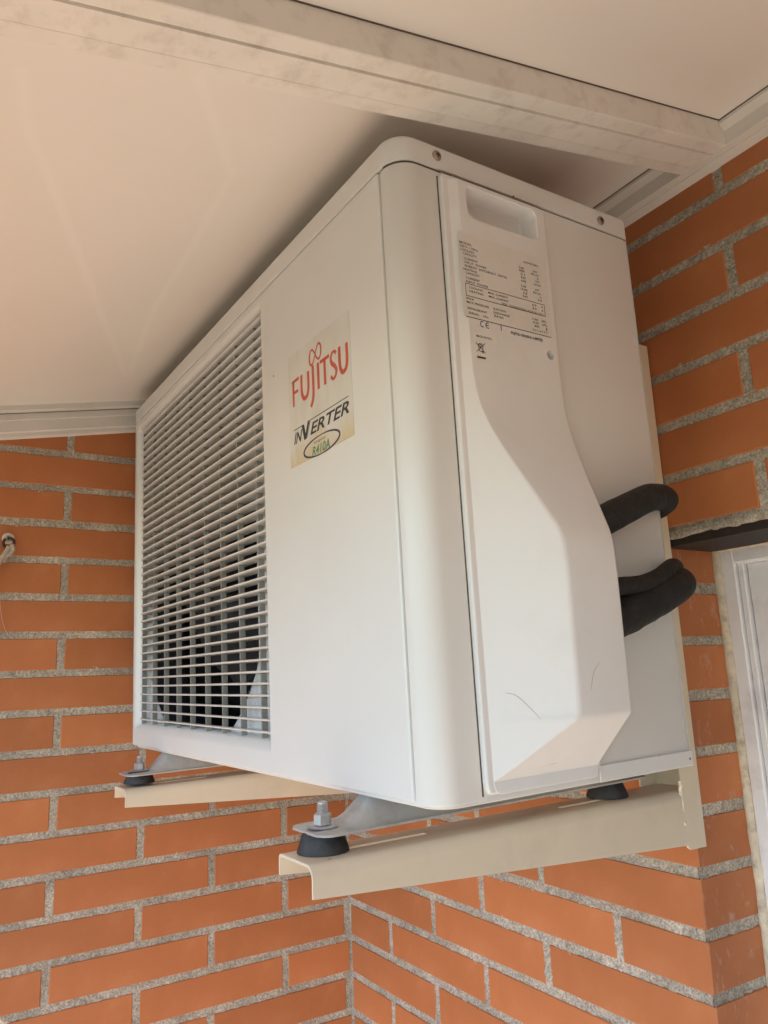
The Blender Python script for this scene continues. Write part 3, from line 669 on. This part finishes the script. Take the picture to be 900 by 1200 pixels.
for i in range(61):
    a = 2 * PI * i / 60; ring.append((.6475 + .0355 * math.cos(a), .3045 + .0092 * math.sin(a), .55 + .9 * abs(math.cos(a))))
ribbon2(ring, .0015, front, mb); obj('printed_oval', mb, M['navy_ink'], stk)
mb = MB(); fit_text(mb, 'Refrigerant', .6330, .6560, .3082, .0024, front); obj('printed_lettering', mb, M['ink'], stk)
mb = MB(); fit_text(mb, 'R410A', .6290, .6640, .2972, .0088, front, shear=.22, bold=.022); obj('printed_lettering', mb, M['green_ink'], stk)

# ---- rating label on the service cover
side = lambda u, v, l: (.8040 + l * .5, u, v)
mb = MB(); mb.loft([[(x, y, z) for y, z in rrect(.0530, .1540, .3772, .4545, [.001]*4, 2)] for x in (.80366, .80382)]); lab = obj('rating_label', mb, M['label'], ac)
mb = MB(); TH = .0021
rows = [(.0536, .4443, 'MODEL', .0136), (.0536, .4410, '220 V ~ 50Hz', .0200), (.0540, .4377, 'COOLING', .0150), (.0566, .4345, 'CAPACITY', .0150),
        (.0573, .4300, 'CURRENT', .0150), (.0577, .4267, 'INPUT  POWER', .0240), (.0577, .4234, 'ENERGY  EFFICIENCY  RATIO', .0470), (.0553, .4201, 'HEATING', .0150), (.0580, .4169, 'CAPACITY', .0150),
        (.0578, .4124, 'CURRENT', .0150), (.0578, .4091, 'INPUT  POWER', .0240), (.0605, .4042, 'COOLING', .0145), (.0812, .4042, 'MAX. CURRENT', .0225), (.0605, .4008, 'HEATING', .0150), (.0816, .4008, 'MAX. CURRENT', .0225),
        (.0952, .3972, 'TEST  CONDITION :ISO5151 (T1)', .0495), (.0566, .3936, 'IPX4', .0075), (.0566, .3903, 'MAX.PRESSURE', .0240), (.0855, .3903, 'SUCTION', .0140), (.0855, .3870, 'DISCHARGE', .0180),
        (.0570, .3848, 'REFRIGERANT', .0210), (.0860, .3838, 'R410A', .0105), (.0576, .3808, 'SERIAL    No.', .0220),
        (.1258, .4443, 'AOY9LFBC', .0185),
        (.1200, .4378, '2.60', .0062), (.1370, .4378, 'kW', .0050), (.1200, .4347, '8900', .0066), (.1345, .4347, 'BTU/h', .0090), (.1215, .4315, '3.1', .0050), (.1410, .4315, 'A', .0022), (.1215, .4284, '0.65', .0056), (.1390, .4284, 'kW', .0050), (.1210, .4250, '4.00', .0062), (.1365, .4250, 'W/W', .0085),
        (.1205, .4200, '3.60', .0062), (.1375, .4200, 'kW', .0050), (.1200, .4168, '12300', .0080), (.1350, .4168, 'BTU/h', .0090), (.1222, .4136, '3.8', .0050), (.1425, .4136, 'A', .0022), (.1215, .4104, '0.82', .0060), (.1400, .4104, 'kW', .0050),
        (.1320, .4043, '6.0', .0048), (.1430, .4043, 'A', .0022), (.1320, .4009, '8.0', .0048), (.1430, .4009, 'A', .0022),
        (.1305, .3907, '1160', .0070), (.1420, .3907, 'kPa', .0055), (.1305, .3874, '4120', .0070), (.1425, .3874, 'kPa', .0055), (.1325, .3842, '800', .0055), (.1460, .3842, 'g', .0020), (.1300, .3802, 'E 0 1 4 9 9 7', .0175)]
for u, v, s, w in rows: fit_text(mb, s, u, u + w, v - .0003, TH * .92, side, bold=.004)
for u, v in ((.1020, .4378), (.1045, .4200)): fit_text(mb, ':', u, u + .0004, v, .0014, side)
obj('printed_text', mb, M['ink_grey'], lab)
mb = MB(); ln = lambda a, b, c, d, w=.00038: ribbon2([(a, b), (c, d)], w, side, mb)
ln(.0567, .4078, .1470, .4078); ln(.0567, .3967, .1470, .3967); ln(.0567, .4080, .0567, .3965); ln(.1470, .4080, .1470, .3965); ln(.0545, .3776, .1520, .3776, .0005); ln(.0925, .3776, .0925, .3722, .0005)
fit_text(mb, 'FUJITSU GENERAL LIMITED', .1034, .1408, .3715, .0024, side, bold=.02)
# CE mark: two open rings
for cu, bar in ((.0718, False), (.0776, True)):
    ribbon2([(cu + .0022 * math.cos(math.radians(a)), .3738 + .0024 * math.sin(math.radians(a))) for a in range(60, 301, 12)], .0006, side, mb)
    if bar: ribbon2([(cu - .0022, .3738), (cu + .0010, .3738)], .0006, side, mb)
obj('printed_lines', mb, M['ink'], lab)
mb = MB(); mb.loft([[(x, y, z) for y, z in rrect(.0615, .0860, .3585, .3658, [.0005]*4, 2)] for x in (.80368, .8038)]); t2 = obj('origin_sticker', mb, M['seal_patch'], ac)
mb = MB(); fit_text(mb, 'MADE IN P.R.C.', .0642, .0813, .3612, .0019, side, bold=.01); obj('printed_text', mb, M['ink'], t2)
mb = MB(); mb.loft([[(x, y, z) for y, z in rrect(.0600, .0765, .3405, .3580, [.0005]*4, 2)] for x in (.80368, .8038)]); t3 = obj('disposal_sticker', mb, M['seal_patch'], ac)
mb = MB()
cu, cv = .0678, .3520
for a, b, c, d, w in ((-.0032, .0027, .0034, .0027, .0005), (-.0026, .0024, -.0018, -.0030, .0005), (.0026, .0024, .0018, -.0030, .0005), (-.0018, -.0030, .0020, -.0030, .0005), (-.0018, .0036, .0018, .0036, .0006), (-.0050, .0040, .0048, -.0040, .0005), (.0050, .0046, -.0048, -.0040, .0005), (-.0010, .0010, .0010, .0010, .0008)):
    ribbon2([(cu + a, cv + b), (cu + c, cv + d)], w, side, mb)
ribbon2([(cu + .0020 + .0008 * math.cos(t), cv - .0034 + .0008 * math.sin(t)) for t in np.linspace(0, 6.28, 12)], .0005, side, mb)
ribbon2([(.0632, .3434), (.0722, .3434)], .0016, side, mb)
obj('bin_symbol', mb, M['ink'], t3)
# scratches
def front_of_duct(y, z):      # x on the slanted front face of the housing
    xo = interp(z, XT); y0 = Y0 + .0062; return .7990 + (xo - .7990) * (y - y0) / (yf_of(xo) - y0)
def scratch(pts, w=.0004):
    strip([(x, y, z) for x, y, z in pts], w, .00012, (1, 0, 0) if pts[0][0] > .8405 else (.66, -.75, 0), M['scratch'], 'scratch', cover)
sc = lambda ys, zs: [(front_of_duct(y, z) + .0001, y, z) for y, z in bez(list(zip(ys, zs)), 6)]
scratch(sc((.0600, .0665, .0735, .0800), (.0735, .0710, .0620, .0520)))
scratch([(.8424, y, z) for y, z in bez([(.1200, .1130), (.1225, .1260), (.1290, .1330)], 6)], .0003)
scratch([(.8422, y, z) for y, z in bez([(.1150, .0720), (.1200, .0850), (.1275, .0920)], 6)], .0003)

def under_of_duct(y, z):
    t = (z - .0115) / (.0545 - .0115); return .8002 + t * (.8415 - .8002)
for a_, b_ in (((.085, .026), (.096, .033)), ((.112, .040), (.120, .046)), ((.128, .024), (.140, .027)), ((.100, .018), (.112, .0205))):
    strip([(under_of_duct(a_[0] + (b_[0]-a_[0])*q/5, a_[1] + (b_[1]-a_[1])*q/5) + .0006, a_[0] + (b_[0]-a_[0])*q/5, a_[1] + (b_[1]-a_[1])*q/5 - .0006) for q in range(6)], .0004, .0002, (.7, 0, -.71), M['scratch'], 'scratch', cover)
# pressed steel feet under the unit
def foot_rail(cx):
    nx, ny = 18, 90; y0, y1 = -.0455, .334; hw = .0305; V = []; F = []
    zb = toL((UO.x + cx, -.40, -.1055)).z; zt = -.0058
    for b in range(ny + 1):
        t = b / ny; y = y0 + (y1 - y0) * t
        tip = min(t, 1 - t) * (y1 - y0); w = hw * min(1, math.sqrt(max(0, 1 - (max(0, .012 - tip) / .0125) ** 2)) * .45 + .55 if tip < .012 else 1)
        for a in range(nx + 1):
            s = -1 + 2 * a / nx; x = cx + s * w
            fx = 1 - min(1, max(0, (abs(s) - .30) / .44)); fx = .35 * fx * fx * (3 - 2 * fx) + .65 * fx
            d = tip - .031 - .006 * abs(s); fy = min(1, max(0, d / .026)); fy = .3 * fy * fy * (3 - 2 * fy) + .7 * fy
            rib = .0016 * math.exp(-((abs(s) - .55) / .13) ** 2) * (1 if .008 < tip < .05 else 0)
            zz = zb + (zt - zb) * fx * fy + rib
            if tip < .03 and abs(s) < .4: zz -= .0
            V.append((x, y, zz))
    for b in range(ny):
        for a in range(nx): F.append((b*(nx+1)+a, b*(nx+1)+a+1, (b+1)*(nx+1)+a+1, (b+1)*(nx+1)+a))
    n = len(V); mb = MB(); E_ = [(i) for i in range(nx + 1)] + [b*(nx+1)+nx for b in range(1, ny + 1)] + [ny*(nx+1)+a for a in range(nx - 1, -1, -1)] + [b*(nx+1) for b in range(ny - 1, 0, -1)]
    mb.add(V + [(x, y, z - .0017) for x, y, z in V], F + [tuple(i + n for i in reversed(f)) for f in F] + [(E_[i], E_[(i+1) % len(E_)], E_[(i+1) % len(E_)] + n, E_[i] + n) for i in range(len(E_))])
    o = obj('mounting_foot', mb, M['galv'], ac, 50)
    mb = MB(); mb.lathe((cx, .040, -.0056), [(.020, -.0016), (.022, -.0002), (.022, .001)], 28); obj('foot_boss', mb, M['galv'], o, 40)
    return zb
FX_N, FX_F = .6772, .1253
foot_rail(FX_N); foot_rail(FX_F)

# ------------------------------------------------------------------ rubber mounts with studs (stand on the bracket arms)
def mount(x, y, label, zb=-.1245, zt=-.1072):
    t = thing('rubber_mount', label, 'rubber foot', (x, y, zb), 'rubber feet between air conditioner and brackets'); hh = zt - zb
    mb = MB(); mb.lathe((0, 0, 0), [(.019, .0), (.0208, .0008), (.0210, .0022), (.0186, hh * .55), (.0165, hh - .001), (.0155, hh)], 36); obj('damper', mb, M['rubber'], t, 40)
    mb = MB(); mb.lathe((0, 0, hh + .0022), [(.0060, 0), (.0122, .0), (.0126, .0008), (.0118, .0014), (.0060, .0014)], 28); obj('washer', mb, M['zinc'], t, 40)
    mb = MB(); rings = []
    for r, z in ((.0066, 0), (.0073, .0006), (.0073, .0080), (.0066, .0088)):
        rings.append([(r * math.cos(a) / 1, r * math.sin(a), hh + .0038 + z) for a in [PI/3 * k + .35 for k in range(6)]])
    mb.loft(rings); obj('nut', mb, M['zinc'], t)
    mb = MB(); pr = []; z = hh + .0110; k = 0
    while z < hh + .0205: pr += [(.0046, z), (.0041, z + .0006)]; z += .0012
    pr += [(.0040, hh + .0210), (.0034, hh + .0216)]
    mb.lathe((0, 0, 0), pr, 18); obj('stud', mb, M['zinc'], t, 30)
    return t
mount(.7437, -.4295, 'black rubber foot with nut and stud at the outer end of the near bracket')
mount(.7420, -.1040, 'black rubber foot near the wall end of the near bracket', zb=-.1185, zt=-.1035)
mount(.1905, -.4315, 'black rubber foot with nut and stud at the outer end of the far bracket', zb=-.1205, zt=-.1060)
mount(.1870, -.1040, 'black rubber foot near the wall end of the far bracket, behind the unit foot', zb=-.1185, zt=-.1035)

# ------------------------------------------------------------------ wall brackets
def bracket(X0, X1, yfront, label, top_f=-.1236, top_w=-.1165, bot_f=-.1462, bot_w=-.1716):
    x0, x1 = X0, X1; t = thing('wall_bracket', label, 'bracket', ((x0 + x1) / 2, 0, -.15), 'cream steel brackets carrying the air conditioner'); ox, oz = (x0 + x1) / 2, -.15
    th, ro = .0022, .0075; rings = []
    ys = [yfront, yfront + .0006] + [yfront + (-.0045 - yfront) * k / 14 for k in range(1, 15)]
    for i, y in enumerate(ys):
        f = (y - yfront) / (0 - yfront); x0 = X0 - .0002 * (1 - f); x1 = X1 + (.0080 * (1 - f)); tilt = 0.0; zbl = zb_ = None; zt = top_f + (top_w - top_f) * f; zb = bot_f + (bot_w - bot_f) * f; zbl = zb + .0065 * (1 - f); e = .0002 if i == 0 else 0
        rl, rq = .0042, .0095
        out = [(x0, zbl)] + [(x0 + rl + a, zt - rl + b) for a, b in arc(0, 0, rl, 180, 90, 7)] + [(x1 - rq + a, zt - rq + b) for a, b in arc(0, 0, rq, 90, 0, 7)] + [(x1, zb)]
        inn = [(x1 - th, zb)] + [(x1 - rq + a, zt - rq + b) for a, b in arc(0, 0, rq - th, 0, 90, 7)] + [(x0 + rl + a, zt - rl + b) for a, b in arc(0, 0, rl - th, 90, 180, 7)] + [(x0 + th, zbl)]
        rings.append([(x - ox, y, z - oz - tilt * (x - (x0 + x1) / 2) * (1 if z > zt - .012 else .1)) for x, z in out + inn])
    x0, x1 = X0, X1
    mb = MB(); mb.loft(rings); arm = obj('arm', mb, M['cream'], t)
    cs = []
    for a, b in ((-.414, -.334), (-.179, -.110)):
        mbc = MB(); mbc.loft([[(x - ox, y, z - oz) for x, y in rrect((x0+x1)/2 - .0034, (x0+x1)/2 + .0034, a, b, [.0032]*4, 5)] for z in (-.135, -.10)]); c = cutter(mbc); c.parent = t; cs.append(c)
    boolean(arm, cs); arm.data.materials.clear(); arm.data.materials.append(M['cream']); smooth(arm.data, 32)
    # upright: channel against the wall
    mb = MB(); a0, a1 = x0 - .0022, x1 + .0006
    prf = [(a0, -.0305), (a0, -.0022), (a1, -.0022), (a1, -.0305), (a1 - .0022, -.0305), (a1 - .0022, -.0046), (a0 + .0022, -.0046), (a0 + .0022, -.0305)]
    prf = [(x - ox, y) for x, y in prf]
    ztop = .381
    mb.loft([[(x, y if y > -.006 else y + .004, -.1745 - oz) for x, y in prf], [(x, y, -.1720 - oz) for x, y in prf], [(x, y, ztop - .006 - oz) for x, y in prf], [(x, y if y > -.006 else y + .008, ztop - oz) for x, y in prf]])
    obj('upright', mb, M['cream'], t, 30)
    n = 60; pts, rs = [], []
    for i in range(n + 1):
        q = i / n; z = -.1500 + .043 * q; s = float(noise2(np.array([z]), np.array([x0]), 330, 51)[0]); s2 = float(noise2(np.array([z]), np.array([x0]), 900, 52)[0])
        pts.append((a1 - .0016 + (s - .5) * .0022 - ox, -.0309 - .0004 * s2, z - oz)); rs.append(.0011 + .0011 * s + .0006 * s2)
    mb = MB(); mb.tube(pts, rs, 8); obj('weld', mb, M['cream_edge'], t, 60)
    return t
bracket(.7228, .7752, -.4585, 'cream folded steel bracket nearest the camera, below the unit right end')
bracket(.1620, .2150, -.4575, 'cream folded steel bracket farther away, below the louvred end of the unit')

# ------------------------------------------------------------------ insulated pipes
def pipe(label, pts, r, seed, flat=1.0):
    P = bez(pts, 10); rs = []; Q = []
    for i, p in enumerate(P):
        s = float(noise2(np.array([i * .05]), np.array([.3]), 6, seed)[0]); rs.append(r * (.97 + .05 * s) * (1 - (.16 if r > .01 else .0) * min(1, i / 70))); Q.append(p)
    mb = MB(); mb.tube(Q, rs, 28); return tag(obj('insulated_pipe', mb, M['foam'], None, 60), label, 'pipe', 'black insulated pipes behind the unit')
pipe('thick black foam-covered pipe, uppermost of the three leaving the white cover', [(.878, -.243, .124), (.878, -.215, .137), (.877, -.186, .149), (.875, -.158, .160), (.868, -.134, .165), (.858, -.110, .167), (.843, -.094, .168), (.820, -.078, .168), (.78, -.066, .168), (.60, -.058, .15), (.40, -.055, .10)], .0138, 61)
pipe('thin black pipe lying on top of the thickest one beside the white cover', [(.889, -.244, .0735), (.890, -.220, .0762), (.887, -.190, .0795), (.882, -.160, .0880), (.871, -.130, .0985), (.850, -.100, .101), (.81, -.086, .101), (.70, -.08, .09), (.40, -.07, .05)], .0078, 63)
pipe('thickest black foam-covered pipe, lowest of the three leaving the white cover', [(.8795, -.241, .044),  (.881, -.208, .0545), (.879, -.183, .0625), (.877, -.158, .0708), (.872, -.130, .080), (.856, -.104, .086), (.82, -.086, .088), (.75, -.08, .085), (.60, -.07, .06), (.40, -.06, .02)], .0172, 65)

# ------------------------------------------------------------------ eye hook and cord on the side wall
hk = thing('eye_hook', 'rusty eye hook in a white plug on the left wall', 'hook', (0, -.5965, .2480))
mb = MB(); mb.lathe((0, 0, 0), [(.0088, -.001), (.0092, .0012), (.0080, .0030), (.0045, .0034), (.0040, .0020)], 24, 'x'); obj('wall_plug', mb, M['plug'], hk, 35)
mb = MB(); mb.tube([(-.01, 0, 0), (.006, 0, 0), (.010, .0, -.001)], .0024, 10)
mb.tube([(.012 + .0015 * math.sin(a), .0075 * math.sin(a), -.0095 + .0085 * math.cos(a)) for a in np.linspace(.1, 5.7, 26)], .0022, 10); obj('eye', mb, M['iron'], hk, 60)
mb = MB(); pts = bez([(.013, -.5955, .232), (.014, -.600, .222), (.013, -.609, .207), (.012, -.620, .186), (.012, -.640, .150), (.010, -.680, .10), (.008, -.76, .03), (.006, -.86, .01)], 8)
mb.tube(pts, .0044, 10); mb.tube([(.0165, -.5920, .236), (.017, -.590, .228), (.0155, -.5935, .221), (.014, -.599, .219)], .0036, 8); mb.tube([(.014, -.598, .221), (.013, -.600, .214), (.012, -.6015, .207)], [.003, .0026, .001], 8)
tag(obj('cord', mb, M['cord'], None, 60), 'frayed grey cord tied to the hook, running down to the left edge', 'cord')
mb = MB(); mb.tube(bez([(.0022, -.607, .18), (.0026, -.600, .13), (.0024, -.593, .105), (.0022, -.582, .090)], 8), .00022, 5); tag(obj('cobweb_thread', mb, M['plug'], None), 'fine pale cobweb thread on the left wall under the hook', 'cobweb')
# glue drip on the side wall under the near bracket
mb = MB(); mb.tube(bez([(.0012, -.050, -.300), (.0014, -.050, -.330), (.0016, -.0502, -.352), (.0018, -.0503, -.357)], 8), [.0022 + .0006 * math.sin(i) for i in range(25)], 10); tag(obj('dried_drip', mb, M['stain'], None, 60), 'reddish dried drip on the side wall just left of the corner', 'drip')

# ------------------------------------------------------------------ setting
def setting(name, mb, m): o = obj(name, mb, m); o['kind'] = 'structure'; return o
mb = MB(); mb.box(-.11, 3.1, -1.42, .12, -1.80, -1.66); setting('terrace_floor', mb, M['floor'])
mb = MB(); mb.box(2.70, 2.82, -.75, .0, -1.66, .60); tag(obj('brick_wall', mb, M['brick']), 'plain terracotta wall added out of view at the right of the porch to block light', 'wall')  # unseen wall, added to keep light from the right off the unit
mb = MB(); mb.box(-150, 150, -150, 150, -5.2, -4.6); setting('ground', mb, M['ground'])
